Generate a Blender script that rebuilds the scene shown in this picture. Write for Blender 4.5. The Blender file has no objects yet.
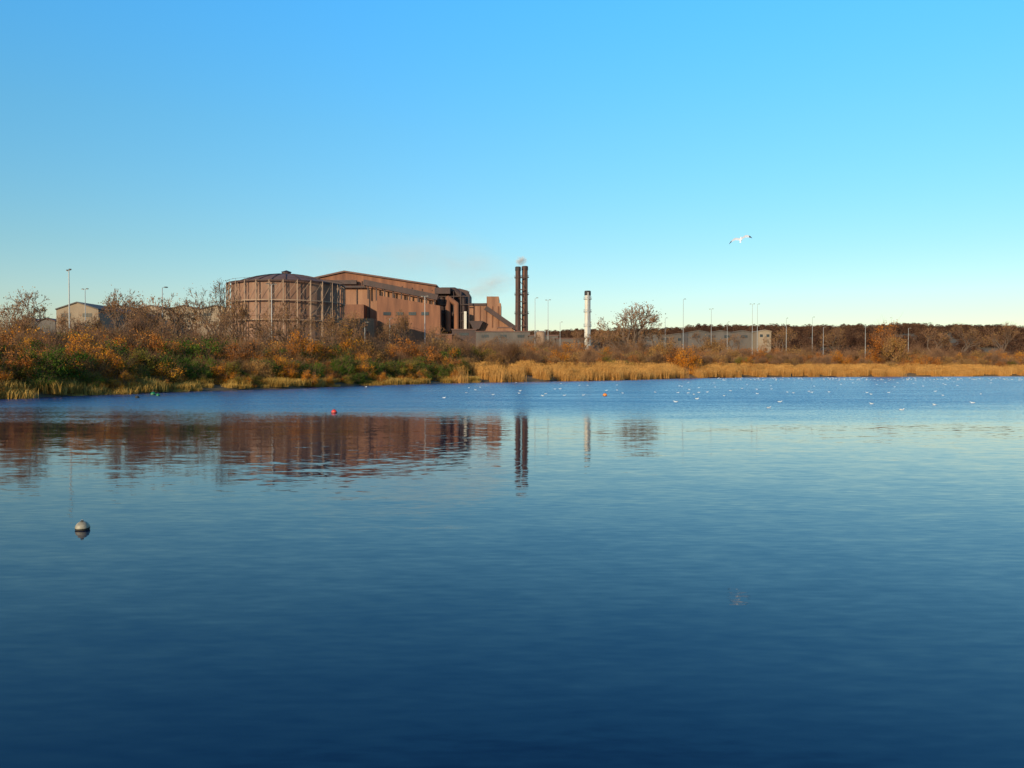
import bpy, math, random
import numpy as np
from mathutils import Vector, Matrix, Quaternion
R=random.Random(11)
sc=bpy.context.scene
FOC=796.0; EYE=3.0
def sx(b,d): return (b-512)/FOC*d          # image pixel column b -> world x at chosen depth d
def sz(e,d): return EYE+(368-e)/FOC*d      # image pixel row e -> world z at chosen depth d

# ------------------------------------------------------------ lake + terrain
SHORE=[(-75,-30),(-64,40),(-50,76),(-46,88),(-41,103),(-32,119),(-23,139),(-15,157),(-6,165),(27,198),(52,236),(58,243),(84,264),(192,297),(420,330),(520,150),(480,-20),(60,3),(3,3),(-20,2.6),(-55,-30)]
SP=np.array(SHORE,float)
def sdist(X,Y):
    X=np.asarray(X,float);Y=np.asarray(Y,float)
    d=np.full(X.shape,1e9);ins=np.zeros(X.shape,bool)
    n=len(SP)
    for i in range(n):
        a=SP[i];b=SP[(i+1)%n];e=b-a
        t=np.clip(((X-a[0])*e[0]+(Y-a[1])*e[1])/(e@e),0,1)
        d=np.minimum(d,np.hypot(X-a[0]-t*e[0],Y-a[1]-t*e[1]))
        c=((a[1]>Y)!=(b[1]>Y))
        with np.errstate(divide='ignore',invalid='ignore'):
            xi=(b[0]-a[0])*(Y-a[1])/(b[1]-a[1]+1e-12)+a[0]
        ins^=(c&(X<xi))
    return np.where(ins,-d,d)
def wob(X,Y):
    return 1.3*np.sin(X*0.31+0.7*np.sin(Y*0.21))+0.9*np.sin(Y*0.43+X*0.17)+0.6*np.sin(X*0.9-Y*0.6)
def ss(a,b,x):
    t=np.clip((x-a)/(b-a),0,1);return t*t*(3-2*t)
def height(X,Y):
    s=sdist(X,Y)+0.6*wob(X,Y)*ss(30,60,np.asarray(Y,float))
    z=np.interp(s,[-12,-3,0,1.0,4,15,60,150,400],[-3,-1.6,0,0.35,0.9,2.4,4.5,6.5,8])
    near=ss(25,5,np.asarray(Y,float))
    z=np.where(s>0,z*(1-near)+np.minimum(s*0.6,1.3)*near,z)
    X=np.asarray(X,float);Y=np.asarray(Y,float)
    amp=26+24*ss(-300,350,X)+3*np.sin(X*0.004)+2*np.sin(X*0.011+1)
    z=z+ss(560,1300,Y)*amp+ss(40,200,s)*0.5*np.sin(X*0.05)*np.sin(Y*0.04)
    return z
def hz(x,y): return float(height(np.array([x]),np.array([y]))[0])

# ------------------------------------------------------------ materials
def newmat(name):
    m=bpy.data.materials.new(name);m.use_nodes=True
    nt=m.node_tree;nt.nodes.clear()
    o=nt.nodes.new('ShaderNodeOutputMaterial')
    return m,nt,o
def ramp(nt,stops):
    r=nt.nodes.new('ShaderNodeValToRGB');e=r.color_ramp.elements
    while len(e)<len(stops): e.new(0.5)
    for i,(p,c) in enumerate(stops): e[i].position=p;e[i].color=(*c,1)
    return r
def surf(name,c1,c2,scale=(0.3,0.3,0.05),rough=0.8,c3=None,metal=0.0,bump=0.0,fine=4.0):
    m,nt,o=newmat(name);L=nt.links.new
    tc=nt.nodes.new('ShaderNodeTexCoord');mp=nt.nodes.new('ShaderNodeMapping');mp.inputs['Scale'].default_value=scale
    L(tc.outputs['Object'],mp.inputs[0])
    n=nt.nodes.new('ShaderNodeTexNoise');n.inputs['Scale'].default_value=1;n.inputs['Detail'].default_value=6;n.inputs['Roughness'].default_value=0.65
    L(mp.outputs[0],n.inputs['Vector'])
    st=[(0.3,c1),(0.7,c2)] if c3 is None else [(0.3,c1),(0.52,c2),(0.72,c3)]
    r=ramp(nt,st);L(n.outputs['Fac'],r.inputs[0])
    b=nt.nodes.new('ShaderNodeBsdfPrincipled');b.inputs['Roughness'].default_value=rough;b.inputs['Metallic'].default_value=metal
    L(r.outputs[0],b.inputs['Base Color'])
    if bump>0:
        n2=nt.nodes.new('ShaderNodeTexNoise');n2.inputs['Scale'].default_value=fine;n2.inputs['Detail'].default_value=5
        L(tc.outputs['Object'],n2.inputs['Vector'])
        bm=nt.nodes.new('ShaderNodeBump');bm.inputs['Distance'].default_value=bump;L(n2.outputs['Fac'],bm.inputs['Height']);L(bm.outputs[0],b.inputs['Normal'])
    L(b.outputs[0],o.inputs[0]);return m
def foliage(name,cols,trans=0.25,var=0.45):
    m,nt,o=newmat(name);L=nt.links.new
    at=nt.nodes.new('ShaderNodeAttribute');at.attribute_name='tint'
    oi=nt.nodes.new('ShaderNodeObjectInfo')
    ad=nt.nodes.new('ShaderNodeMath');ad.operation='MULTIPLY_ADD';ad.inputs[1].default_value=var;L(oi.outputs['Random'],ad.inputs[0])
    sb=nt.nodes.new('ShaderNodeMath');sb.operation='ADD';sb.inputs[1].default_value=-var/2
    L(at.outputs['Fac'],ad.inputs[2]);L(ad.outputs[0],sb.inputs[0])
    k=len(cols);r=ramp(nt,[(i/(k-1),c) for i,c in enumerate(cols)]);L(sb.outputs[0],r.inputs[0])
    d=nt.nodes.new('ShaderNodeBsdfDiffuse');t=nt.nodes.new('ShaderNodeBsdfTranslucent');mx=nt.nodes.new('ShaderNodeMixShader');mx.inputs[0].default_value=trans
    L(r.outputs[0],d.inputs[0]);L(r.outputs[0],t.inputs[0]);L(d.outputs[0],mx.inputs[1]);L(t.outputs[0],mx.inputs[2]);L(mx.outputs[0],o.inputs[0])
    return m
M={}
M['rust']=surf('rust_brown_cladding',(0.105,0.042,0.024),(0.19,0.076,0.038),(0.32,0.32,0.03),0.85,c3=(0.27,0.112,0.054),bump=0.05,fine=1.5)
M['rust2']=surf('light_brown_cladding',(0.16,0.074,0.040),(0.25,0.118,0.064),(0.32,0.32,0.04),0.85,c3=(0.33,0.168,0.092))
M['dark']=surf('dark_steel',(0.030,0.017,0.015),(0.065,0.030,0.024),(0.3,0.3,0.1),0.7)
M['stackb']=surf('rusty_stack_steel',(0.06,0.028,0.020),(0.12,0.052,0.034),(0.3,0.3,0.1),0.8)
M['roofb']=surf('roof_sheet',(0.09,0.045,0.035),(0.15,0.078,0.058),(0.1,0.05,0.1),0.8)
M['tan']=surf('tan_painted_steel',(0.22,0.135,0.085),(0.36,0.24,0.16),(0.2,0.2,0.05),0.75)
M['holder']=surf('gasholder_shell_steel',(0.13,0.062,0.038),(0.21,0.11,0.068),(0.25,0.25,0.05),0.75,c3=(0.29,0.17,0.11))
M['beige']=surf('beige_cladding',(0.20,0.145,0.095),(0.30,0.225,0.155),(0.1,0.1,0.05),0.85)
M['grey']=surf('grey_cladding',(0.065,0.055,0.05),(0.13,0.108,0.092),(0.1,0.1,0.05),0.85)
M['white']=surf('weathered_white_paint',(0.45,0.40,0.33),(0.66,0.61,0.52),(0.5,0.5,0.1),0.6)
M['black']=surf('soot_black',(0.02,0.018,0.018),(0.04,0.036,0.034),(0.5,0.5,0.5),0.8)
M['galv']=surf('galvanised_steel',(0.26,0.26,0.26),(0.38,0.38,0.37),(0.5,0.5,0.5),0.5,metal=0.2)
M['glass']=surf('dark_window',(0.02,0.025,0.03),(0.04,0.05,0.06),(0.5,0.5,0.5),0.15)
M['bark']=surf('bark',(0.075,0.048,0.032),(0.15,0.098,0.065),(3,3,1),0.9,bump=0.02)
M['twig']=surf('twig',(0.13,0.062,0.030),(0.25,0.125,0.058),(1,1,1),0.9)
M['ground']=surf('ground_grass_and_earth',(0.06,0.045,0.018),(0.13,0.08,0.032),(0.09,0.09,0.09),0.95,c3=(0.22,0.13,0.05),bump=0.15,fine=0.8)
M['feather']=surf('white_feathers',(0.7,0.69,0.66),(0.82,0.81,0.79),(8,8,8),0.7)
M['fgrey']=surf('grey_feathers',(0.42,0.44,0.47),(0.52,0.54,0.57),(8,8,8),0.7)
M['fblack']=surf('black_feathers',(0.02,0.02,0.02),(0.04,0.04,0.04),(8,8,8),0.7)
M['beak']=surf('yellow_beak',(0.6,0.33,0.03),(0.7,0.4,0.05),(8,8,8),0.5)
M['red']=surf('red_buoy_plastic',(0.55,0.03,0.02),(0.7,0.06,0.035),(4,4,4),0.4)
M['orange']=surf('orange_buoy_plastic',(0.65,0.17,0.02),(0.75,0.25,0.03),(4,4,4),0.4)
M['green']=surf('green_buoy_plastic',(0.01,0.12,0.04),(0.02,0.2,0.07),(4,4,4),0.4)
M['shade_trim']=surf('buoy_painted_shade_and_trim',(0.012,0.012,0.007),(0.035,0.028,0.015),(10,10,10),0.7)  # dark tone painting in shade and reflection low on buoys; also rim and cap
M['cream']=surf('cream_buoy_plastic',(0.18,0.15,0.10),(0.36,0.31,0.22),(9,9,9),0.5)
F={
 'green':foliage('green_leaves',[(0.022,0.050,0.008),(0.068,0.122,0.016),(0.17,0.21,0.03)]),
 'olive':foliage('olive_leaves',[(0.08,0.065,0.012),(0.20,0.155,0.024),(0.34,0.25,0.045)]),
 'orange':foliage('orange_leaves',[(0.32,0.10,0.012),(0.62,0.22,0.022),(0.80,0.36,0.04)],.3),
 'rust':foliage('rust_leaves',[(0.17,0.054,0.014),(0.42,0.145,0.030),(0.58,0.23,0.05)],.3),
 'brown':foliage('brown_leaves',[(0.12,0.060,0.022),(0.31,0.16,0.050),(0.47,0.26,0.085)],.3),
 'yellow':foliage('golden_bank_grass',[(0.22,0.12,0.028),(0.48,0.27,0.06),(0.64,0.40,0.11)],0.3),
 'reed':foliage('dry_reeds',[(0.40,0.185,0.048),(0.62,0.32,0.09),(0.72,0.41,0.14)],0.3,.2),
 'wood':foliage('bare_woodland',[(0.045,0.022,0.016),(0.105,0.052,0.032),(0.17,0.09,0.05)],0.2),
}
# ------------------------------------------------------------ mesh builder
class MB:
    def __init__(s): s.v=[];s.f=[];s.m=[];s.t=[]
    def add(s,vs,fs,mi=0,t=0.5):
        o=len(s.v);s.v+=vs
        for f in fs: s.f.append([i+o for i in f]);s.m.append(mi);s.t.append(t)
    def tube(s,a,b,r0,r1,n=6,mi=0,cap=True,t=0.5):
        a=Vector(a);b=Vector(b);d=(b-a)
        if d.length<1e-6:return
        d.normalize();u=d.orthogonal().normalized();w=d.cross(u)
        vs=[]
        for p,r in((a,r0),(b,r1)):
            for i in range(n):
                q=2*math.pi*i/n;vs.append(tuple(p+u*(r*math.cos(q))+w*(r*math.sin(q))))
        fs=[[i,(i+1)%n,n+(i+1)%n,n+i] for i in range(n)]
        if cap: fs+=[list(range(n))[::-1],list(range(n,2*n))]
        s.add(vs,fs,mi,t)
    def box(s,x0,x1,y0,y1,z0,z1,mi=0):
        vs=[(x,y,z) for z in(z0,z1) for y in(y0,y1) for x in(x0,x1)]
        s.add(vs,[[0,2,3,1],[4,5,7,6],[0,1,5,4],[2,6,7,3],[0,4,6,2],[1,3,7,5]],mi)
    def prism(s,pts,y0,y1,mi=0):
        n=len(pts);vs=[(x,y0,z) for x,z in pts]+[(x,y1,z) for x,z in pts]
        s.add(vs,[list(range(n)),list(range(2*n-1,n-1,-1))]+[[i,n+i,n+(i+1)%n,(i+1)%n] for i in range(n)],mi)
    def beam(s,a,b,w,h,mi=0):
        a=Vector(a);b=Vector(b);d=(b-a).normalized();u=d.cross(Vector((0,0,1)))
        if u.length<1e-3:u=Vector((1,0,0))
        u.normalize();k=u.cross(d)
        vs=[]
        for p in(a,b):
            for i,j in((-1,-1),(1,-1),(1,1),(-1,1)): vs.append(tuple(p+u*(i*w/2)+k*(j*h/2)))
        s.add(vs,[[0,3,2,1],[4,5,6,7],[0,1,5,4],[1,2,6,5],[2,3,7,6],[3,0,4,7]],mi)
    def lathe(s,prof,n=32,mi=0,c=(0,0)):
        vs=[];k=len(prof)
        for r,z in prof:
            for i in range(n):
                q=2*math.pi*i/n;vs.append((c[0]+r*math.cos(q),c[1]+r*math.sin(q),z))
        fs=[[j*n+i,j*n+(i+1)%n,(j+1)*n+(i+1)%n,(j+1)*n+i] for j in range(k-1) for i in range(n)]
        s.add(vs,fs,mi)
    def mesh(s,name,mats,smooth=False):
        me=bpy.data.meshes.new(name);me.from_pydata(s.v,[],s.f)
        for m in mats: me.materials.append(m)
        me.polygons.foreach_set('material_index',s.m)
        a=me.attributes.new('tint','FLOAT','FACE');a.data.foreach_set('value',s.t)
        if smooth: me.polygons.foreach_set('use_smooth',[True]*len(s.f))
        me.update();return me
def obj(name,me,loc=(0,0,0),rot=(0,0,0),scale=(1,1,1),parent=None):
    o=bpy.data.objects.new(name,me);o.location=loc;o.rotation_euler=rot;o.scale=scale
    sc.collection.objects.link(o)
    if parent: o.parent=parent
    return o
def empty(name,loc=(0,0,0)):
    o=bpy.data.objects.new(name,None);o.location=loc;sc.collection.objects.link(o);return o

# ------------------------------------------------------------ terrain sheet
def axis(lo,hi,fine_lo,fine_hi,step,g=1.12):
    a=list(np.arange(fine_lo,fine_hi+.1,step));s=step;x=fine_hi
    while x<hi: s*=g;x+=s;a.append(x)
    s=step;x=fine_lo
    while x>lo: s*=g;x-=s;a.insert(0,x)
    return np.array(a)
xs=axis(-4500,4500,-90,220,1.8);ys=axis(-600,6000,-6,320,1.8)
XX,YY=np.meshgrid(xs,ys);ZZ=height(XX,YY)
nx,ny=len(xs),len(ys)
V=np.stack([XX,YY,ZZ],-1).reshape(-1,3)
idx=np.arange(nx*ny).reshape(ny,nx)
Fq=np.stack([idx[:-1,:-1],idx[:-1,1:],idx[1:,1:],idx[1:,:-1]],-1).reshape(-1,4)
me=bpy.data.meshes.new('ground');me.from_pydata(V.tolist(),[],Fq.tolist());me.materials.append(M['ground'])
me.polygons.foreach_set('use_smooth',[True]*len(Fq));obj('ground',me)

# ------------------------------------------------------------ water
m,nt,o=newmat('lake_water');L=nt.links.new
tc=nt.nodes.new('ShaderNodeTexCoord')
def nz(scale,sv,rot=0,detail=3,rough=0.5):
    mp=nt.nodes.new('ShaderNodeMapping');mp.inputs['Scale'].default_value=sv;mp.inputs['Rotation'].default_value=(0,0,rot)
    L(tc.outputs['Object'],mp.inputs[0])
    n=nt.nodes.new('ShaderNodeTexNoise');n.inputs['Scale'].default_value=scale;n.inputs['Detail'].default_value=detail;n.inputs['Roughness'].default_value=rough
    L(mp.outputs[0],n.inputs['Vector']);return n
def vm(op,a,b=None,scale=None):
    n=nt.nodes.new('ShaderNodeVectorMath');n.operation=op
    for i,x in enumerate([a,b]):
        if x is None: continue
        if isinstance(x,tuple): n.inputs[i].default_value=x
        else: L(x,n.inputs[i])
    if scale is not None:
        if isinstance(scale,(int,float)): n.inputs['Scale'].default_value=scale
        else: L(scale,n.inputs['Scale'])
    return n.outputs[0]
def mt(op,a,b=0.0,c=0.0):
    n=nt.nodes.new('ShaderNodeMath');n.operation=op
    for i,x in enumerate([a,b,c]):
        if isinstance(x,(int,float)): n.inputs[i].default_value=x
        else: L(x,n.inputs[i])
    return n.outputs[0]
# wind-ruffled patch far out on the lake
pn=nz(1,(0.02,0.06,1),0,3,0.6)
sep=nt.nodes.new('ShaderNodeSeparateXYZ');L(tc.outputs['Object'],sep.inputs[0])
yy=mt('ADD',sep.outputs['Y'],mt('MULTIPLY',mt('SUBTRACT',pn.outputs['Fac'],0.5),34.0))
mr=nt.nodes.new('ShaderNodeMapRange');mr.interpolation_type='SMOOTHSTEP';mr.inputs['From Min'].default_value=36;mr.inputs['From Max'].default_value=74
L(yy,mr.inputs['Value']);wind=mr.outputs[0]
calm1=vm('SUBTRACT',nz(1,(0.45,1.5,1),0.25,2).outputs['Color'],(0.5,0.5,0.5))
calm2=vm('SUBTRACT',nz(1,(2.2,8,1),-0.2,3).outputs['Color'],(0.5,0.5,0.5))
rip=vm('SUBTRACT',nz(1,(4,9,1),0.1,3,0.7).outputs['Color'],(0.5,0.5,0.5))
# ripple normals tilted towards the camera, so far water reflects higher, bluer sky
rs=nt.nodes.new('ShaderNodeSeparateXYZ');L(rip,rs.inputs[0])
rc=nt.nodes.new('ShaderNodeCombineXYZ');L(rs.outputs['X'],rc.inputs['X'])
L(mt('SUBTRACT',mt('MULTIPLY',mt('ABSOLUTE',rs.outputs['Y']),-1.1),0.02),rc.inputs['Y'])
gust=nz(1,(0.05,0.22,1),0.05,4,0.65)
s1=vm('SCALE',calm1,None,0.036);s2=vm('SCALE',calm2,None,0.068)
s3=vm('SCALE',rc.outputs[0],None,mt('MULTIPLY',wind,mt('MULTIPLY_ADD',gust.outputs['Fac'],2.4,0.3)))
tot=vm('ADD',vm('ADD',s1,s2),s3)
tot=vm('MULTIPLY',tot,(0.6,1.0,0.0))
nrm=vm('NORMALIZE',vm('ADD',tot,(0,0,1)))
b=nt.nodes.new('ShaderNodeBsdfPrincipled')
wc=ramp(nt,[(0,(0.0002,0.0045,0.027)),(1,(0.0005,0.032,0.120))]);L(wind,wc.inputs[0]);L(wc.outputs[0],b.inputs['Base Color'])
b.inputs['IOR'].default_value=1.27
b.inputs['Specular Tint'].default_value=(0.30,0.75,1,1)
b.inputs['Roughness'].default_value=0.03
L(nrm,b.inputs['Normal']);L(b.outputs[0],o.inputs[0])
me=bpy.data.meshes.new('lake_water')
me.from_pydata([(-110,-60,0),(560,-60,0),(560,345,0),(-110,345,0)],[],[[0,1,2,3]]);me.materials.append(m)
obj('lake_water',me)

# ------------------------------------------------------------ vegetation masters
def leaf(mb,p,s,rr,mi,t,up=0.0):
    n=Vector((rr.gauss(0,1),rr.gauss(0,1),rr.gauss(0,1)+up)).normalized()
    u=n.orthogonal().normalized();u.rotate(Quaternion(n,rr.uniform(0,6.28)));w=n.cross(u)
    a=s*rr.uniform(.6,1.2);b_=a*rr.uniform(.45,.8)
    p=Vector(p)
    mb.add([tuple(p-u*a),tuple(p+w*b_),tuple(p+u*a),tuple(p-w*b_)],[[0,1,2,3]],mi,t)
def bush_mesh(name,mat,seed,nl=3200,ls=0.085,nclump=26,tall=1.0,bare=0.3):
    rr=random.Random(seed);mb=MB();cl=[]
    for i in range(nclump):
        a=rr.uniform(0,6.28);r=math.sqrt(rr.random())*1.0;z=rr.uniform(0.1,1.0)
        r*=math.sqrt(max(0.08,1-(z*0.85)**2))*rr.uniform(.75,1.15)
        cl.append((Vector((r*math.cos(a),r*math.sin(a),z*tall*rr.uniform(.85,1.2))),rr.uniform(.13,.30),rr.gauss(0.5,0.2)))
    for c,s,t in cl:
        base=Vector((rr.gauss(0,.15),rr.gauss(0,.15),0));mid=base.lerp(c,.5)+Vector((rr.gauss(0,.08),rr.gauss(0,.08),.05))
        mb.tube(base,mid,.022,.014,4,1,False);mb.tube(mid,c,.014,.006,3,1,False)
        for k in range(int(10+30*bare)):
            e=c+Vector((rr.gauss(0,s),rr.gauss(0,s),abs(rr.gauss(0,s))*1.3))
            mb.tube(c.lerp(mid,rr.random()*.5),e,.005,.0015,3,1,False)
        for k in range(nl//nclump):
            p=c+Vector((rr.gauss(0,s*.62),rr.gauss(0,s*.62),rr.gauss(0,s*.55)))
            if p.z<0.02: p.z=rr.uniform(.02,.2)
            leaf(mb,p,ls*.38,rr,0,t+rr.gauss(0,.16))
    return mb.mesh(name,[mat,M['twig']])
def tree_mesh(name,seed,levels=7,leafmat=None,nleaf=0,spread=0.6):
    rr=random.Random(seed);mb=MB();tips=[]
    def grow(p,d,l,r,lv):
        n=2 if lv>1 else 1
        q=p
        for i in range(n):
            d=(d+Vector((rr.gauss(0,.11),rr.gauss(0,.11),rr.gauss(0,.05)))).normalized()
            e=q+d*(l/n);mb.tube(q,e,r*(1-.15*i),r*(1-.15*(i+1)),6 if lv>4 else 3,0 if lv>2 else 1,False)
            if i==0 and 0<lv<5:
                ax=Vector((rr.gauss(0,1),rr.gauss(0,1),rr.gauss(0,1))).cross(d).normalized()
                grow(e,Quaternion(ax,rr.uniform(.5,.95))@d,l*rr.uniform(.45,.6),max(r*.4,.0018),max(lv-3,0))
            q=e
        if lv==0: tips.append(q);return
        k=rr.choice([2,2,3]) if lv>1 else 3
        if lv==levels:k=4
        for i in range(k):
            ax=Vector((rr.gauss(0,1),rr.gauss(0,1),rr.gauss(0,1))).cross(d).normalized()
            nd=Quaternion(ax,rr.uniform(.25,spread+.2))@d
            nd=(nd+Vector((0,0,.10))).normalized()
            grow(q,nd,l*rr.uniform(.62,.88),max(r*rr.uniform(.5,.68),.0018),lv-1)
    grow(Vector((0,0,-.05)),Vector((0,0,1)),.20,.028,levels)
    if leafmat:
        for k in range(nleaf):
            p=rr.choice(tips)+Vector((rr.gauss(0,.03),rr.gauss(0,.03),rr.gauss(0,.03)));leaf(mb,p,.008,rr,2,rr.random())
    zm=sorted(v[2] for v in mb.v)[int(len(mb.v)*.995)]
    rad=sorted(math.hypot(v[0],v[1]) for v in mb.v)[int(len(mb.v)*.97)]/zm
    k=.46/max(rad,.3)
    mb.v=[(v[0]/zm*k,v[1]/zm*k,v[2]/zm) for v in mb.v]
    return mb.mesh(name,[M['bark'],M['twig']]+([leafmat] if leafmat else []))
BUSH={}
for i,k in enumerate(['green','olive','orange','rust','brown']):
    BUSH[k]=[bush_mesh('bush_%s_%d'%(k,j),F[k],100*i+j,nl=4600,bare=0.1 if k in('green','olive') else .4,tall=1.0+.12*j) for j in range(3)]
BUSH['bare']=[bush_mesh('bush_bare_%d'%j,F['brown'],900+j,nl=1400,ls=.07,bare=2.6,tall=1.25,nclump=30) for j in range(3)]
TREE=[tree_mesh('bare_tree_%d'%j,50+j,7,F['brown'],700) for j in range(4)]
def clump(name,mat,seed,n,h,w,rad,lean=.12):
    rr=random.Random(seed);mb=MB()
    for i in range(n):
        x=rr.uniform(-rad,rad);y=rr.uniform(-rad,rad);hh=h*rr.uniform(.6,1.08);a=rr.uniform(0,3.14);lx=rr.gauss(0,lean)*hh;ly=rr.gauss(0,lean)*hh
        dx,dy=w*math.cos(a),w*math.sin(a);t=rr.gauss(.5,.2)
        mb.add([(x-dx,y-dy,-.1),(x+dx,y+dy,-.1),(x+dx*.7+lx*.4,y+dy*.7+ly*.4,hh*.6),(x-dx*.7+lx*.4,y-dy*.7+ly*.4,hh*.6)],[[0,1,2,3]],0,t-.1)
        mb.add([(x-dx*.7+lx*.4,y-dy*.7+ly*.4,hh*.6),(x+dx*.7+lx*.4,y+dy*.7+ly*.4,hh*.6),(x+lx,y+ly,hh)],[[0,1,2]],0,t+.1)
        if h>2 and rr.random()<.5:
            mb.add([(x+lx-.05,y+ly,hh-.1),(x+lx+.05,y+ly,hh-.1),(x+lx+.1,y+ly+.02,hh+.22)],[[0,1,2]],0,t-.2)
    return mb.mesh(name,[mat])
REED=[clump('reed_clump_%d'%j,F['reed'],300+j,260,2.6,.028,1.5) for j in range(4)]
GRASS=[clump('grass_clump_%d'%j,F['yellow'],320+j,260,.85,.022,1.1,.3) for j in range(3)]

def scatter(parent,n,meshes,test,box,size,seed,pre,zs=(.8,1.2),sink=.1):
    rr=random.Random(seed)
    X=np.array([rr.uniform(box[0],box[1]) for _ in range(n)]);Y=np.array([rr.uniform(box[2],box[3]) for _ in range(n)])
    S=sdist(X,Y);Z=height(X,Y);c=0
    for x,y,s,z in zip(X,Y,S,Z):
        if not test(x,y,s,rr): continue
        k=size(x,y,s,rr) if callable(size) else rr.uniform(*size)
        ml=meshes(x,y,s,rr) if callable(meshes) else meshes
        obj(pre,rr.choice(ml),(x,y,z-sink*k),(0,0,rr.uniform(0,6.28)),(k*rr.uniform(.9,1.15),k*rr.uniform(.9,1.15),k*rr.uniform(*zs)),parent);c+=1
    return c
# left bank thicket
th=empty('autumn_shrub_thicket')
def pal(x,y,s,rr):
    u=rr.random();g=math.sin(x*.33+1.3)*math.sin(y*.21)
    if s<8:
        if g>-0.05: k='green' if u<.55 else ('olive' if u<.78 else 'orange')
        else: k='olive' if u<.25 else ('brown' if u<.35 else('orange' if u<.72 else ('rust' if u<.88 else 'green')))
    elif s<18:
        k='green' if (u<.24) else 'orange' if u<.58 else 'rust' if u<.76 else 'brown' if u<.93 else 'bare'
    else: k='rust' if u<.34 else 'bare' if u<.44 else 'brown' if u<.72 else 'orange' if u<.93 else 'olive'
    return BUSH[k]
def lsize(x,y,s,rr):
    return rr.uniform(.8,1.7) if s<4 else rr.uniform(1.7,2.7) if s<10 else rr.uniform(2.6,4.1)
n1=scatter(th,3200,pal,lambda x,y,s,rr: (.9<s) and s<42 and x<-10 and (s<10 or rr.random()<.5) and y>45,(-95,-10,45,200),lsize,1,'shrub')
# bank grasses
gr=empty('bank_grass')
n2=scatter(gr,4200,GRASS,lambda x,y,s,rr:-.6<s<3 and x<-8 and y>45 and (math.sin(x*.5)+math.sin(y*.27)+rr.uniform(-1,1)>-.9),(-70,-8,45,175),(.6,1.5),2,'grass_clump',sink=0)
# reed bed
rb=empty('reed_bed')
n3=scatter(rb,9500,REED,lambda x,y,s,rr:-1.0<s<13 and (x>-11) and not(50<x<57 and s<9 and y<252),(-22,330,150,345),(.92,1.04),3,'reed_clump',zs=(.92,1.05),sink=0)
# scrub behind the reeds
sb_=empty('lakeside_scrub')
def pal2(x,y,s,rr):
    u=rr.random();return BUSH['bare' if u<.24 else 'brown' if u<.54 else 'rust' if u<.84 else 'olive' if u<.91 else 'orange']
n4=scatter(sb_,3200,pal2,lambda x,y,s,rr:13<s<60 and x>-14,(-14,330,170,420),lambda x,y,s,rr:rr.uniform(2.0,3.8) if s<30 else rr.uniform(2.8,5.0),4,'shrub')
print('SCATTER',n1,n2,n3,n4)
# far woodland on the hill
def wood_mesh(seed):
    rr=random.Random(seed);mb=MB()
    for i in range(18):
        cx,cy=rr.uniform(-14,14),rr.uniform(-14,14);h=rr.uniform(6,10.5);t=rr.gauss(.5,.2)
        mb.tube((cx,cy,-1),(cx,cy,h*.6),.25,.12,4,1,False)
        for k in range(230):
            a=rr.uniform(0,6.28);z=rr.uniform(.05,1);r=4.0*math.sqrt(rr.random())*math.sqrt(max(.05,1-(2*z-1.0)**2*.85))
            leaf(mb,(cx+r*math.cos(a),cy+r*math.sin(a),z*h),.5,rr,0,t+rr.gauss(0,.18))
    return mb.mesh('woodland_patch',[F['wood'],M['bark']])
WM=[wood_mesh(700+j) for j in range(4)]
wd=empty('distant_woodland')
scatter(wd,2400,WM,lambda x,y,s,rr:abs(x)<y*.8+60 and (rr.random()<ss(430,900,y)*.9+.03) and not(-260<x<170 and y<620),(-1100,1300,430,1500),(.8,1.15),5,'woodland_patch',zs=(.8,1.25),sink=.3)

# single trees
def tree(b,top,d,wide=1.0,kind=None,name='bare_tree'):
    x=sx(b,d);z0=hz(x,d);h=sz(top,d)-z0
    obj(name,kind or R.choice(TREE),(x,d,z0),(0,0,R.uniform(0,6.28)),(h*wide,h*wide,h))
for b,top,d,w in [(38,292,118,.95),(14,318,105,1),(118,290,135,1.1),(135,300,150,1),(60,312,140,1),(175,296,150,1.1),(212,282,160,.9),(195,300,165,1),(243,300,150,.9),(290,302,165,1),(322,312,158,1),(305,318,172,1),(348,312,175,1),(408,312,185,1),(382,325,178,1),(2,308,100,1),(630,304,330,1.35),(645,314,340,1.2),(600,328,340,1.4),(660,326,330,1.3),(575,330,300,1.3),(780,328,420,1.2),(840,327,430,1.2),(960,324,480,1.2),(1000,323,470,1.2),(930,328,440,1.2),(90,315,128,1),(150,312,140,1),(262,318,150,1),(440,326,200,1),(460,334,215,1),(232,310,140,1),(275,322,145,1.1),(335,325,150,1.1),(365,330,170,1.2),(105,325,110,1.1),(30,330,95,1.1),(165,322,125,1.1),(500,336,235,1.3),(540,335,250,1.3),(620,330,300,1.3),(700,332,400,1.3),(735,334,400,1.3)]:
    tree(b,top,d,w)
def bush(b,top,d,w,k,name):
    x=sx(b,d);z0=hz(x,d);h=sz(top,d)-z0;r=w/2/FOC*d
    obj(name,BUSH[k][R.randrange(3)],(x,d,z0-.2),(0,0,R.uniform(0,6.28)),(r,r,h*.88))
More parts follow.
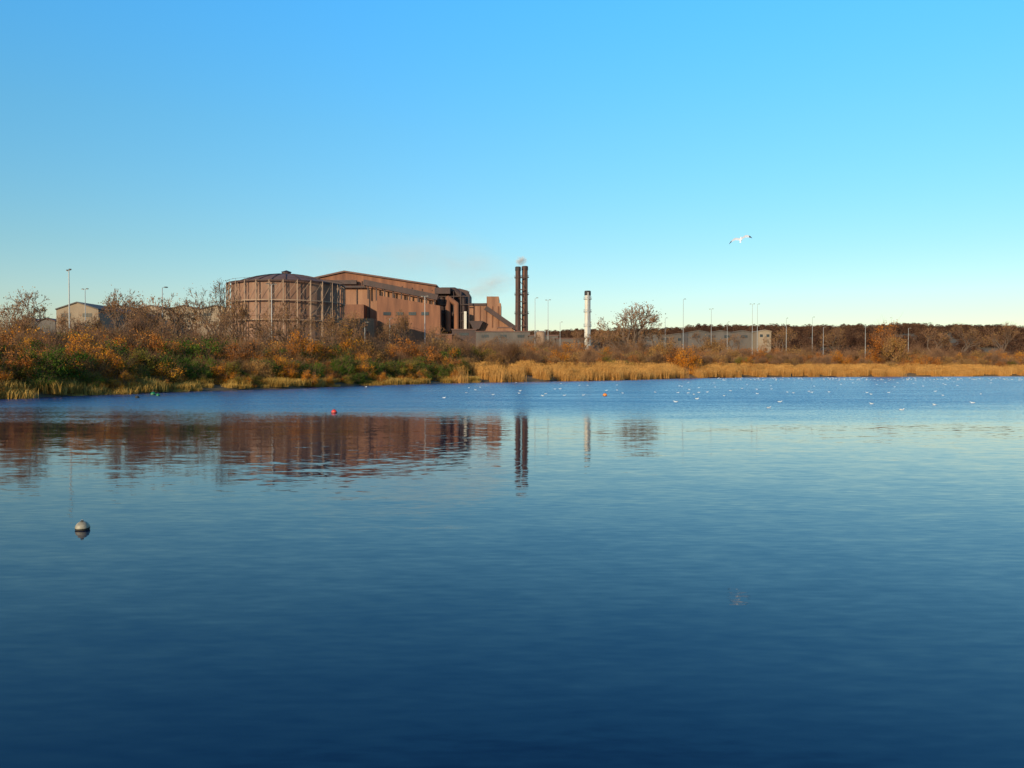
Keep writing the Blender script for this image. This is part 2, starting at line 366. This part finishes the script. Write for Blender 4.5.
for a in [(885,334,318,38,'rust','rust_shrub'),(893,338,312,28,'brown','rust_shrub'),(680,345,258,44,'rust','rust_shrub'),(688,352,250,30,'orange','rust_shrub'),(664,347,262,34,'brown','rust_shrub'),(25,343,92,26,'orange','orange_shrub'),(128,350,112,34,'orange','orange_shrub'),(200,350,128,30,'orange','orange_shrub'),(300,350,146,30,'orange','orange_shrub'),(272,352,134,26,'green','green_shrub'),(70,350,92,56,'green','green_shrub'),(45,352,86,44,'green','green_shrub'),(180,356,112,40,'green','green_shrub'),(330,360,142,40,'olive','olive_shrub'),(350,335,160,44,'orange','orange_shrub'),(404,345,168,34,'rust','rust_shrub'),(565,345,255,22,'orange','orange_shrub'),(440,345,180,40,'brown','brown_shrub'),(443,362,170,26,'olive','olive_shrub'),(480,350,200,46,'olive','olive_shrub'),(715,345,340,40,'brown','brown_shrub'),(750,346,340,40,'rust','rust_shrub')]: bush(*a)

# ------------------------------------------------------------ GASHOLDER
gd=385;gx=sx(287,gd);gz=hz(gx,gd);px=gd/FOC
Rg=55*px;zt=sz(286,gd);zc=sz(273,gd)
g=empty('gasholder',(gx,gd,gz));H=zt-gz;C=zc-gz
mb=MB();mb.lathe([(Rg*.955,0),(Rg*.955,H*.55),(Rg*.965,H*.555),(Rg*.965,H*.57),(Rg*.945,H*.575),(Rg*.945,H-.4)],72,0)
obj('shell',mb.mesh('shell',[M['holder']],False),parent=g)
RC=Rg*.9
def cap(r): return H+.4+(C-H-1.4)*(1-(r/RC)**2)
mb=MB();mb.lathe([(Rg*.95,H-.4),(Rg*.95,H+.3),(RC,H+.4)]+[(RC*(1-i/14)+.01,cap(RC*(1-i/14))) for i in range(1,15)],72,0)
mb.lathe([(2.2,C-1.6),(2.2,C+.2),(2.6,C+.3),(.01,C+1.2)],12,1)
for i in range(24):
    q=2*math.pi*i/24
    for a_ in range(5):
        P=[(r*math.cos(q),r*math.sin(q),cap(r)+.16) for r in(RC*(1-a_*.18),RC*(1-(a_+1)*.18))]
        mb.beam(P[0],P[1],.3,.3,1)
obj('crown',mb.mesh('crown',[M['roofb'],M['dark']],False),parent=g)
mb=MB();N=28
for i in range(N):
    q=2*math.pi*i/N;c_,s_=math.cos(q),math.sin(q);q2=2*math.pi*(i+1)/N;c2,s2=math.cos(q2),math.sin(q2)
    for rr_ in (1.0,1.035): mb.beam((Rg*rr_*c_,Rg*rr_*s_,0),(Rg*rr_*c_,Rg*rr_*s_,H+.2),.28,.28,0)
    k=10
    for j in range(k): 
        za,zb=H*j/k,H*(j+1)/k;r1,r2=(1.0,1.035) if j%2 else (1.035,1.0)
        mb.beam((Rg*r1*c_,Rg*r1*s_,za),(Rg*r2*c_,Rg*r2*s_,zb),.15,.15,0)
    for zz in (H*.25,H*.5,H*.75,H):
        mb.beam((Rg*1.02*c_,Rg*1.02*s_,zz),(Rg*1.02*c2,Rg*1.02*s2,zz),.9,.4,1 if zz==H else 0)
    for za,zb in ((H*.5,H*.75),(H*.75,H)):
        mb.beam((Rg*1.02*c_,Rg*1.02*s_,za),(Rg*1.02*c2,Rg*1.02*s2,zb),.14,.14,0)
    for zz in (H+1.2,): 
        mb.beam((Rg*1.03*c_,Rg*1.03*s_,zz),(Rg*1.03*c2,Rg*1.03*s2,zz),.1,.1,1);mb.tube((Rg*1.03*c_,Rg*1.03*s_,H),(Rg*1.03*c_,Rg*1.03*s_,zz),.06,.06,4,1)
obj('guide_frame',mb.mesh('guide_frame',[M['tan'],M['dark']]),parent=g)

# ------------------------------------------------------------ STEELWORKS MAIN BUILDING
D=480
def X(b,d=D): return sx(b,d)
def Z(e,d=D): return sz(e,d)
st=empty('steelworks_building',(X(390),D,0))
def part(name,mb,mats,par=st,sm=False):
    o_=obj(name,mb.mesh(name,mats,sm),parent=par);o_.location=(-par.location.x,-par.location.y,-par.location.z);return o_
MT=[M['rust'],M['rust2'],M['dark'],M['roofb'],M['tan'],M['glass'],M['white'],M['grey']]
g0=6
mb=MB()
mb.prism([(X(316),g0),(X(436),g0),(X(436),Z(287)),(X(345),Z(273)),(X(316),Z(279.5))],D,D+75,0)
mb.prism([(X(440),g0),(X(468),g0),(X(468),Z(291)),(X(460),Z(289)),(X(440),Z(289))],D-2,D+45,2)
mb.prism([(X(436)+.01,g0),(X(440)-.01,g0),(X(440)-.01,Z(296)),(X(436)+.01,Z(296))],D+4,D+40,2)
part('melting_shop_walls',mb,MT)
mb=MB()  # roof sheets, standing proud
for a,c in (((315,279.2),(345,272.6)),((345,272.6),(437,286.6))):
    mb.prism([(X(a[0]),Z(a[1])+.05),(X(c[0]),Z(c[1])+.05),(X(c[0]),Z(c[1])+1.0),(X(a[0]),Z(a[1])+1.0)],D-1.2,D+76,0)
for i in range(6):
    b0=352+i*13;e0=273.6+ (b0-345)*.152
    mb.box(X(b0),X(b0+6),D+6,D+60,Z(e0)-1,Z(e0)+1.6,1)
part('roof',mb,[M['roofb'],M['dark']])
mb=MB() # stepped lower bays in front
mb.prism([(X(345),g0),(X(437),g0),(X(437),Z(303)),(X(378),Z(291)),(X(368),Z(290.5)),(X(345),Z(289))],D-16,D-.01,1)
mb.prism([(X(384),g0),(X(444),g0),(X(444),Z(309)),(X(384),Z(299))],D-24,D-16.01,0)
mb.box(X(330),X(372),D-26,D-16.01,g0,Z(308),0)
mb.box(X(341),X(384),D-34,D-26.01,g0,Z(322),1)
part('casting_bays',mb,MT)
mb=MB() # inclined conveyor galleries and trim
mb.beam((X(370),D-19,Z(286)),(X(441),D-19,Z(300.5)),4,3.2,0)
mb.beam((X(318),D-2.6,Z(283)),(X(358),D-2.6,Z(283)),2.2,2.4,0)
mb.beam((X(346),D-18,Z(290)),(X(372),D-18,Z(290)),1.2,1.2,0)
for b_ in range(374,440,8):
    e_=286+(b_-370)*.204;mb.beam((X(b_),D-19,Z(e_)-1),(X(b_),D-19,Z(e_)-9),.7,.7,0)
for b_ in range(350,436,12): mb.box(X(b_),X(b_)+.5,D-16.6,D-16.02,g0,Z(292+(max(0,b_-372))*.18),0)
for b_ in range(322,436,10): mb.box(X(b_),X(b_)+.4,D-.5,D-.02,Z(291),Z(282 if b_<350 else 279+(b_-345)*.13),0)
for b_ in (350,362,374): mb.box(X(b_),X(b_+5),D-34.3,D-34.02,g0,Z(334),0)
for b_,e_ in ((390,318),(402,318),(414,318),(426,318)): mb.box(X(b_),X(b_+7),D-24.3,D-24.02,Z(e_),Z(e_-3),1)
mb.box(X(398),X(412),D-24.35,D-24.02,g0,Z(326),0)
part('conveyor_galleries',mb,[M['dark'],M['glass']])
mb=MB() # gas-cleaning plant : ducts, vessels, gantry
def duct(pts,r,mi,d0): 
    for a,c in zip(pts[:-1],pts[1:]): mb.tube((X(a[0]),d0,Z(a[1])),(X(c[0]),d0,Z(c[1])),r,r,12,mi)
    for a in pts: mb.lathe([(.01,Z(a[1])-r),(r*.8,Z(a[1])-r*.6),(r*1.02,Z(a[1])),(r*.8,Z(a[1])+r*.6),(.01,Z(a[1])+r)],12,mi,(X(a[0]),d0))
duct([(443,330),(443,292),(456,292),(464,300),(464,330)],1.9,2,D-8)
duct([(450,332),(450,300),(458,306),(458,332)],1.5,0,D-12)
mb.box(X(437),X(452),D-14,D-2.01,Z(296),Z(290),2)
mb.box(X(465.3),X(467.8),D-13,D-10,Z(330),Z(313),6)
mb.prism([(X(462),g0),(X(514),g0),(X(514),Z(327)),(X(501),Z(317)),(X(501),Z(304)),(X(499),Z(304)),(X(499),Z(297.5)),(X(487),Z(297.5)),(X(487),Z(304)),(X(462),Z(304.5))],D-6,D+24,1)
mb.box(X(460),X(487)-.1,D-6.6,D-6.01,Z(306.5),Z(304.2),2)
for b_ in range(468,500,6): mb.box(X(b_),X(b_)+.6,D-6.5,D-6.02,Z(328),Z(307),0)
mb.prism([(X(470),Z(322)),(X(484),Z(322)),(X(480),Z(330)),(X(474),Z(330))],D-11,D-6.7,2)
mb.beam((X(486),D-9,Z(309)),(X(518),D-9,Z(331)),2.6,2.6,2)
for e_ in (298,306,314,322): 
    mb.beam((X(440),D-10.5,Z(e_)),(X(470),D-10.5,Z(e_)),.5,.5,2)
for b_ in (440,447,455,462,470): mb.beam((X(b_),D-10.7,g0),(X(b_),D-10.7,Z(293)),.5,.5,2)
part('gas_cleaning_plant',mb,MT)
mb=MB() # low ancillary sheds
def shed(b0,b1,e,d,dep,mi,rf=3,gable=0):
    zb=Z(e,d);x0,x1=X(b0,d),X(b1,d)
    mb.box(x0,x1,d,d+dep,4,zb,mi);mb.box(x0-.4,x1+.4,d-.4,d+dep+.4,zb+.003,zb+.6,rf)
    n=max(1,int((x1-x0)/9))
    for i in range(n):
        xx=x0+(i+.3)*(x1-x0)/n;mb.box(xx,xx+(x1-x0)/n*.4,d-.12,d-.003,zb-3.2,zb-1.6,5)
shed(476,530,332,452,18,7);shed(529,558,336,440,14,7);shed(498,512,328,455,12,1);shed(428,452,335,445,14,0)
shed(452,476,330,458,10,2);shed(556,600,339,430,12,7)
part('ancillary_sheds',mb,MT)
# tank
tk=empty('storage_tank',(X(541,420),420,hz(X(541,420),420)))
mb=MB();zt_=Z(331,420)-tk.location.z
mb.lathe([(2.4,0),(2.4,zt_-1),(2.5,zt_-.9),(2.5,zt_-.7),(1.5,zt_-.1),(.01,zt_+.1)],28,0)
for q in range(12): mb.tube((2.45*math.cos(q/2),2.45*math.sin(q/2),zt_-.8),(2.45*math.cos(q/2),2.45*math.sin(q/2),zt_+.3),.05,.05,4,1)
obj('shell',mb.mesh('tank_shell',[M['tan'],M['galv']]),parent=tk)
# chimneys
def chimney(name,b,top,d,w,mats,twin=False):
    x=X(b,d);z0=hz(x,d);h=Z(top,d)-z0;r=w/2*d/FOC
    e_=empty(name,(x,d,z0));mb=MB()
    mb.lathe([(r*1.25,0),(r*1.12,h*.3),(r*1.0,h*.75),(r*1.0,h-2.5)],24,0)
    mb.lathe([(r*1.0,h-2.5),(r*1.12,h-2.4),(r*1.12,h-.4),(r*.95,h),(r*.8,h),(r*.8,h-3),(.01,h-3)],24,1)
    for k in (.5,.7,.88):
        zz=h*k;mb.lathe([(r*1.0,zz),(r*1.42,zz),(r*1.42,zz+.3),(r*1.0,zz+.3)],20,2)
        mb.lathe([(r*1.40,zz+1.2),(r*1.42,zz+1.2),(r*1.42,zz+1.3),(r*1.40,zz+1.3)],20,2)
        for q in range(10): mb.tube((r*1.41*math.cos(q*.628),r*1.41*math.sin(q*.628),zz+.3),(r*1.41*math.cos(q*.628),r*1.41*math.sin(q*.628),zz+1.3),.05,.05,4,2)
    mb.box(-.35,.35,-r*1.3-.1,-r*1.3+.1,0,h-1,2)
    obj('stack',mb.mesh(name+'_stack',mats),parent=e_);return e_
chimney('brown_chimney',518,267,470,5.2,[M['stackb'],M['black'],M['dark']])
chimney('brown_chimney',524.8,266.5,473,5.8,[M['rust'],M['dark'],M['dark']])
mb=MB()
c=empty('chimney_bracing',(X(521.4),471,0))
for e_ in (278,290,302,314,326): mb.beam((X(518,470)-1.4,468.8,Z(e_,470)),(X(525,473)+1.4,468.8,Z(e_,470)),.8,.5,0)
for e_ in (278,290,302,314): mb.beam((X(518,470),468.6,Z(e_,470)),(X(525,473),468.6,Z(e_+12,470)),.3,.3,0)
for b_ in (516.6,526.4): mb.beam((X(b_,469),468.9,6),(X(b_,469),468.9,Z(272,470)),.5,.5,0)
part('bracing',mb,[M['dark']],c)
chimney('white_chimney',587.5,291,420,5.8,[M['white'],M['black'],M['galv']])

# ------------------------------------------------------------ warehouses
def warehouse(name,b0,b1,e,ridge,d,dep,mat,roof,bays=1):
    x0,x1=X(b0,d),X(b1,d);zb=Z(e,d);zr=Z(ridge,d);z0=3
    p=empty(name,((x0+x1)/2,d,0));mb=MB();w=(x1-x0)/bays
    for i in range(bays):
        a=x0+i*w+.003*i;b_=x0+(i+1)*w-.003
        mb.prism([(a,z0),(b_,z0),(b_,zb),((a+b_)/2,zr),(a,zb)],d,d+dep,0)
        for (p0,p1) in (((a-.2,zb),((a+b_)/2,zr)),(((a+b_)/2,zr),(b_+.2,zb))):
            mb.prism([(p0[0],p0[1]+.05),(p1[0],p1[1]+.05),(p1[0],p1[1]+.5),(p0[0],p0[1]+.5)],d-.5,d+dep+.5,1)
    n=max(2,int((x1-x0)/8))
    for i in range(n):
        xx=x0+(i+.25)*(x1-x0)/n;mb.box(xx,xx+(x1-x0)/n*.45,d-.1,d-.003,zb-3.0,zb-1.4,2)
    mb.box(x0+w*.3,x0+w*.3+5,d-.15,d-.003,z0,z0+9,3)
    part('walls_and_roof',mb,[mat,roof,M['glass'],M['dark']],p)
warehouse('beige_warehouse',57,99,310,303,330,60,M['beige'],M['grey'])
warehouse('long_warehouse',104,232,310,306,400,50,M['beige'],M['grey'],4)
warehouse('grey_shed',20,56,322,319,360,30,M['grey'],M['roofb'],2)
warehouse('long_grey_shed',688,752,333,331,480,30,M['grey'],M['grey'],3)
warehouse('cream_shed',758,771,332,330.5,470,24,M['beige'],M['beige'],1)
warehouse('low_roof_shed',640,690,336,334,500,24,M['grey'],M['grey'],2)

# ------------------------------------------------------------ lamp posts
def lamp(b,top,d,style=1):
    x=sx(b,d);z0=hz(x,d);h=sz(top,d)-z0
    p=empty('street_lamp',(x,d,z0));mb=MB()
    mb.tube((0,0,-.3),(0,0,1.4),.16,.15,10,0);mb.tube((0,0,1.4),(0,0,h*.6),.12,.095,10,0);mb.tube((0,0,h*.6),(0,0,h-.2),.095,.07,10,0)
    arms=(-1,1) if style==2 else (1,)
    for s_ in arms:
        mb.tube((0,0,h-.25),(s_*.3,0,h-.05),.045,.04,8,0);mb.tube((s_*.3,0,h-.05),(s_*.5,0,h),.04,.035,8,0)
        mb.prism([(s_*.45,h-.10),(s_*1.1,h-.08),(s_*1.1,h+.03),(s_*.8,h+.09),(s_*.45,h+.05)][::s_],-.15,.15,1)
        mb.prism([(s_*.5,h-.16),(s_*1.05,h-.14),(s_*1.05,h-.101),(s_*.5,h-.101)][::s_],-.11,.11,2)
    obj('post',mb.mesh('post',[M['galv'],M['grey'],M['white']]),parent=p,rot=(0,0,R.uniform(-.9,.9)))
for b,t,d,s in [(70,270,131,2),(163,287,158,1),(86,289,185,2),(272,284,160,2),(425,296,190,2),(390,318,235,1),(365,322,240,1),(535,298,262,1),(548,300,275,2),(683,299,300,1),(665,318,330,1),(752,304,330,2),(757,304,345,1),(786,318,350,1),(812,317,350,1),(823,327,360,1),(865,326,330,1),(908,328,350,1),(711,309,340,2),(727,322,370,1),(560,322,320,1)]: lamp(b,t,d,s)

# perimeter fence on the rise behind the scrub
fx=empty('perimeter_fence');mb=MB();prev=None
for i in range(90):
    x=-120+i*4.0;y=300+ (x+120)*.25;z=hz(x,y)
    mb.tube((x,y,z-.2),(x,y,z+2.6),.05,.05,5,0)
    if prev:
        for k in (.6,1.5,2.5): mb.beam((prev[0],prev[1],prev[2]+k),(x,y,z+k),.04,.05,0)
    prev=(x,y,z)
obj('fence_rails',mb.mesh('fence_rails',[M['galv']]),parent=fx)

# ------------------------------------------------------------ birds
def loft(mb,rings,n=10,mi=0):
    vs=[]
    for (x,y,z,ry,rz) in rings:
        for i in range(n):
            q=2*math.pi*i/n;vs.append((x,y+ry*math.cos(q),z+rz*math.sin(q)))
    fs=[[j*n+i,j*n+(i+1)%n,(j+1)*n+(i+1)%n,(j+1)*n+i] for j in range(len(rings)-1) for i in range(n)]
    fs+=[list(range(n))[::-1],list(range((len(rings)-1)*n,len(rings)*n))]
    mb.add(vs,fs,mi)
GM=[M['feather'],M['fgrey'],M['fblack'],M['beak']]
def gull_swim():
    mb=MB()
    loft(mb,[(-.22,0,.10,.01,.008),(-.17,0,.085,.045,.025),(-.08,0,.06,.075,.06),(.02,0,.055,.085,.075),(.10,0,.065,.07,.07),(.15,0,.10,.045,.05),(.165,0,.13,.033,.035),(.185,0,.16,.034,.034),(.215,0,.165,.03,.03),(.235,0,.16,.012,.012)],12,0)
    loft(mb,[(.23,0,.16,.012,.012),(.275,0,.15,.004,.006)],8,3)
    for s_ in(-1,1):
        loft(mb,[(.09,s_*.062,.085,.012,.03),(.0,s_*.075,.09,.018,.045),(-.1,s_*.06,.10,.016,.035),(-.18,s_*.03,.115,.012,.015)],8,1)
        loft(mb,[(-.18,s_*.03,.115,.012,.013),(-.27,s_*.012,.13,.004,.004)],6,2)
        mb.lathe([(.001,.168),(.005,.173),(.001,.178)],6,2,(.212,s_*.029))
    return mb.mesh('gull_body',GM,True)
GS=gull_swim()
def gull_at(b,e,name='gull',par=None,k=1.0):
    d=EYE*FOC/(e-368);x=sx(b,d)
    return obj(name,GS,(x,d,-.03*k),(0,0,R.choice((0,math.pi))+R.uniform(-.7,.7)),(k,k,k*.85),par)
for b,e in [(444,398),(676,402),(697,399),(769,408),(872,404),(902,410),(780,402),(543,396),(366,387),(560,389),(973,403),(520,391),(935,405)]: gull_at(b,e,k=.9)
fl=empty('gull_flock')
for i in range(260):
    b=R.uniform(715,1022) if i<195 else R.uniform(450,1015);e=R.uniform(377.6,380.4) if i<195 else R.uniform(381,396)
    d=EYE*FOC/(e-368);x=sx(b,d)
    if sdist(np.array([x]),np.array([d]))[0]>-2: continue
    gull_at(b,e,'gull_body',fl,.9 if i<195 else .75)
# flying gull : climbing away, wings spread
fg=empty('flying_gull',(sx(740,47),47,sz(240,47)))
mb=MB()
loft(mb,[(-.26,0,.0,.045,.004),(-.20,0,.0,.035,.014),(-.12,0,0,.045,.04),(-.02,0,0,.062,.058),(.07,0,.0,.055,.055),(.13,0,.008,.036,.038),(.17,0,.014,.034,.034),(.205,0,.012,.022,.022),(.215,0,.01,.012,.012)],12,0)
loft(mb,[(.214,0,.01,.011,.011),(.262,0,.0,.003,.005)],8,3)
for s_ in(-1,1):
    W=[(.03,.02,.10,-.09),(.14,.065,.12,-.08),(.26,.10,.14,-.065),(.36,.09,.12,-.08),(.46,.06,.06,-.09),(.54,.03,-.02,-.11),(.60,.0,-.12,-.15)]
    for i in range(len(W)-1):
        a,c=W[i],W[i+1];mi=1 if i<4 else 2
        vs=[]
        for (y,z,l,t) in(a,c):
            m_=l-(l-t)*.3
            vs+=[(l,s_*y,z),(m_,s_*y,z+.014),(t,s_*y,z-.006),(m_,s_*y,z-.010)]
        mb.add(vs,[[0,1,5,4],[1,2,6,5]],mi);mb.add(vs,[[2,3,7,6],[3,0,4,7]],0 if i<4 else 2)
    mb.lathe([(.001,.016),(.005,.021),(.001,.026)],6,2,(.185,s_*.027))
o_=obj('gull_body',mb.mesh('flying_gull_body',GM,False),parent=fg,rot=(math.radians(-14),math.radians(-46),math.radians(66)),scale=(1.15,1.15,1.15))

# ------------------------------------------------------------ buoys
def buoy(b,e,r,top,name,band=None):
    d=EYE*FOC/(e-368);x=sx(b,d);p=empty(name,(x,d,0));mb=MB()
    pr=[(max(.001,r*math.sin(t)),r*.25-r*math.cos(t)) for t in [i*math.pi/20 for i in range(21)]]
    lo=[q for q in pr if q[1]<r*.2];hi=[q for q in pr if q[1]>=r*.2]
    mb.lathe(lo+[hi[0]],28,1);mb.lathe(hi,28,0)  # lower half dark: shade and reflection put into its colour
    mb.lathe([(r*1.0,r*.19),(r*1.035,r*.21),(r*1.035,r*.29),(r*1.0,r*.31)],28,1)
    mb.lathe([(r*.22,r*1.2),(r*.22,r*1.32),(r*.14,r*1.36),(.001,r*1.36)],14,1)
    for k in range(12):
        a0,a1=k*math.pi/12,(k+1)*math.pi/12
        mb.tube((r*.16*math.cos(a0),0,r*(1.34+.16*math.sin(a0))),(r*.16*math.cos(a1),0,r*(1.34+.16*math.sin(a1))),r*.035,r*.035,6,2)
    obj('float',mb.mesh(name+'_float',[top,M['shade_trim'],M['galv']],True),parent=p,rot=(.06,-.05,.4))
buoy(81,530,.125,M['cream'],'mooring_buoy')
buoy(334,413,.19,M['red'],'red_buoy')
buoy(605,396,.24,M['orange'],'orange_buoy')
buoy(153,395,.28,M['green'],'green_buoy')
buoy(158,396,.22,M['green'],'green_buoy')
buoy(137,398,.2,M['black'],'black_buoy')

# ------------------------------------------------------------ steam from the stacks
m,nt,o=newmat('steam_volume');L=nt.links.new
tc=nt.nodes.new('ShaderNodeTexCoord')
n=nt.nodes.new('ShaderNodeTexNoise');n.inputs['Scale'].default_value=1.6;n.inputs['Detail'].default_value=4;L(tc.outputs['Object'],n.inputs['Vector'])
ln=nt.nodes.new('ShaderNodeVectorMath');ln.operation='LENGTH';L(tc.outputs['Object'],ln.inputs[0])
f1=nt.nodes.new('ShaderNodeMapRange');f1.inputs['From Min'].default_value=1.0;f1.inputs['From Max'].default_value=.1;L(ln.outputs['Value'],f1.inputs['Value'])
f2=nt.nodes.new('ShaderNodeMapRange');f2.inputs['From Min'].default_value=.40;f2.inputs['From Max'].default_value=.65;L(n.outputs['Fac'],f2.inputs['Value'])
mu=nt.nodes.new('ShaderNodeMath');mu.operation='MULTIPLY';L(f1.outputs[0],mu.inputs[0]);L(f2.outputs[0],mu.inputs[1])
at=nt.nodes.new('ShaderNodeObjectInfo')
sc_=nt.nodes.new('ShaderNodeSeparateColor');L(at.outputs['Color'],sc_.inputs[0])
mu2=nt.nodes.new('ShaderNodeMath');mu2.operation='MULTIPLY';L(mu.outputs[0],mu2.inputs[0]);L(sc_.outputs[0],mu2.inputs[1])
pv=nt.nodes.new('ShaderNodeVolumePrincipled');pv.inputs['Color'].default_value=(.93,.90,.88,1);pv.inputs['Anisotropy'].default_value=-.2;L(mu2.outputs[0],pv.inputs['Density']);L(pv.outputs[0],o.inputs['Volume'])
pl=empty('steam_plume')
def puff(b,e,d,w,h,dens,tilt=0):
    mb=MB();mb.lathe([(max(.001,math.sin(t)),-math.cos(t)) for t in [i*math.pi/10 for i in range(11)]],16,0)
    q=obj('puff',mb.mesh('puff',[m]),(sx(b,d),d,sz(e,d)),rot=(0,tilt,0),scale=(w*d/FOC/2,min(w,h)*d/FOC/2*1.4,h*d/FOC/2),parent=pl);q.color=(dens,dens,dens,1)
puff(521,261,471,13,11,.9);puff(489,286,510,70,28,.08,-.2);puff(400,262,540,280,90,.012,.1);puff(470,268,520,90,60,.016,.3)

# ------------------------------------------------------------ light, sky, camera
el=math.radians(16);sv=Vector((-.50,-.86,0)).normalized()
s3=Vector((sv.x*math.cos(el),sv.y*math.cos(el),math.sin(el)))
ld=bpy.data.lights.new('sun','SUN');ld.energy=5.0;ld.angle=math.radians(.5);ld.color=(1,.83,.56)
so=bpy.data.objects.new('sun',ld);so.rotation_euler=s3.to_track_quat('Z','Y').to_euler();so.location=(0,0,100);sc.collection.objects.link(so)
w=bpy.data.worlds.new('World');sc.world=w;w.use_nodes=True;nt=w.node_tree;nt.nodes.clear();L=nt.links.new
sk=nt.nodes.new('ShaderNodeTexSky');sk.sky_type='NISHITA';sk.sun_disc=False;sk.sun_elevation=el;sk.sun_rotation=math.atan2(sv.x,sv.y)
sk.air_density=1.0;sk.dust_density=0.3;sk.ozone_density=2.0
hs=nt.nodes.new('ShaderNodeHueSaturation');hs.inputs['Saturation'].default_value=1.25
tc=nt.nodes.new('ShaderNodeTexCoord');sp=nt.nodes.new('ShaderNodeSeparateXYZ');L(tc.outputs['Generated'],sp.inputs[0])
# colour balance of the clear winter sky by elevation (values halved, doubled again below)
rp=ramp(nt,[(0.0,(.50,.42,.42)),(.06,(.46,.43,.42)),(.14,(.47,.53,.49)),(.28,(.52,.74,.70)),(.42,(.52,.96,1.0)),(.58,(.34,.60,.74)),(1.0,(.26,.38,.52))])
L(sp.outputs['Z'],rp.inputs[0])
mx=nt.nodes.new('ShaderNodeVectorMath');mx.operation='MULTIPLY';L(hs.outputs[0],mx.inputs[0]);L(rp.outputs[0],mx.inputs[1])
m2=nt.nodes.new('ShaderNodeVectorMath');m2.operation='SCALE';m2.inputs['Scale'].default_value=2.0;L(mx.outputs[0],m2.inputs[0])
bg=nt.nodes.new('ShaderNodeBackground');bg.inputs['Strength'].default_value=0.145
wo=nt.nodes.new('ShaderNodeOutputWorld')
L(sk.outputs[0],hs.inputs['Color']);L(m2.outputs[0],bg.inputs[0]);L(bg.outputs[0],wo.inputs[0])
cd=bpy.data.cameras.new('camera');cd.lens=FOC/1024*36;cd.sensor_width=36;cd.clip_end=9000
co=bpy.data.objects.new('camera',cd);co.location=(0,0,EYE);co.rotation_euler=(math.pi/2-math.atan(16/FOC),0,0);sc.collection.objects.link(co);sc.camera=co
sc.view_settings.view_transform='Standard';sc.view_settings.look='None';sc.view_settings.exposure=0
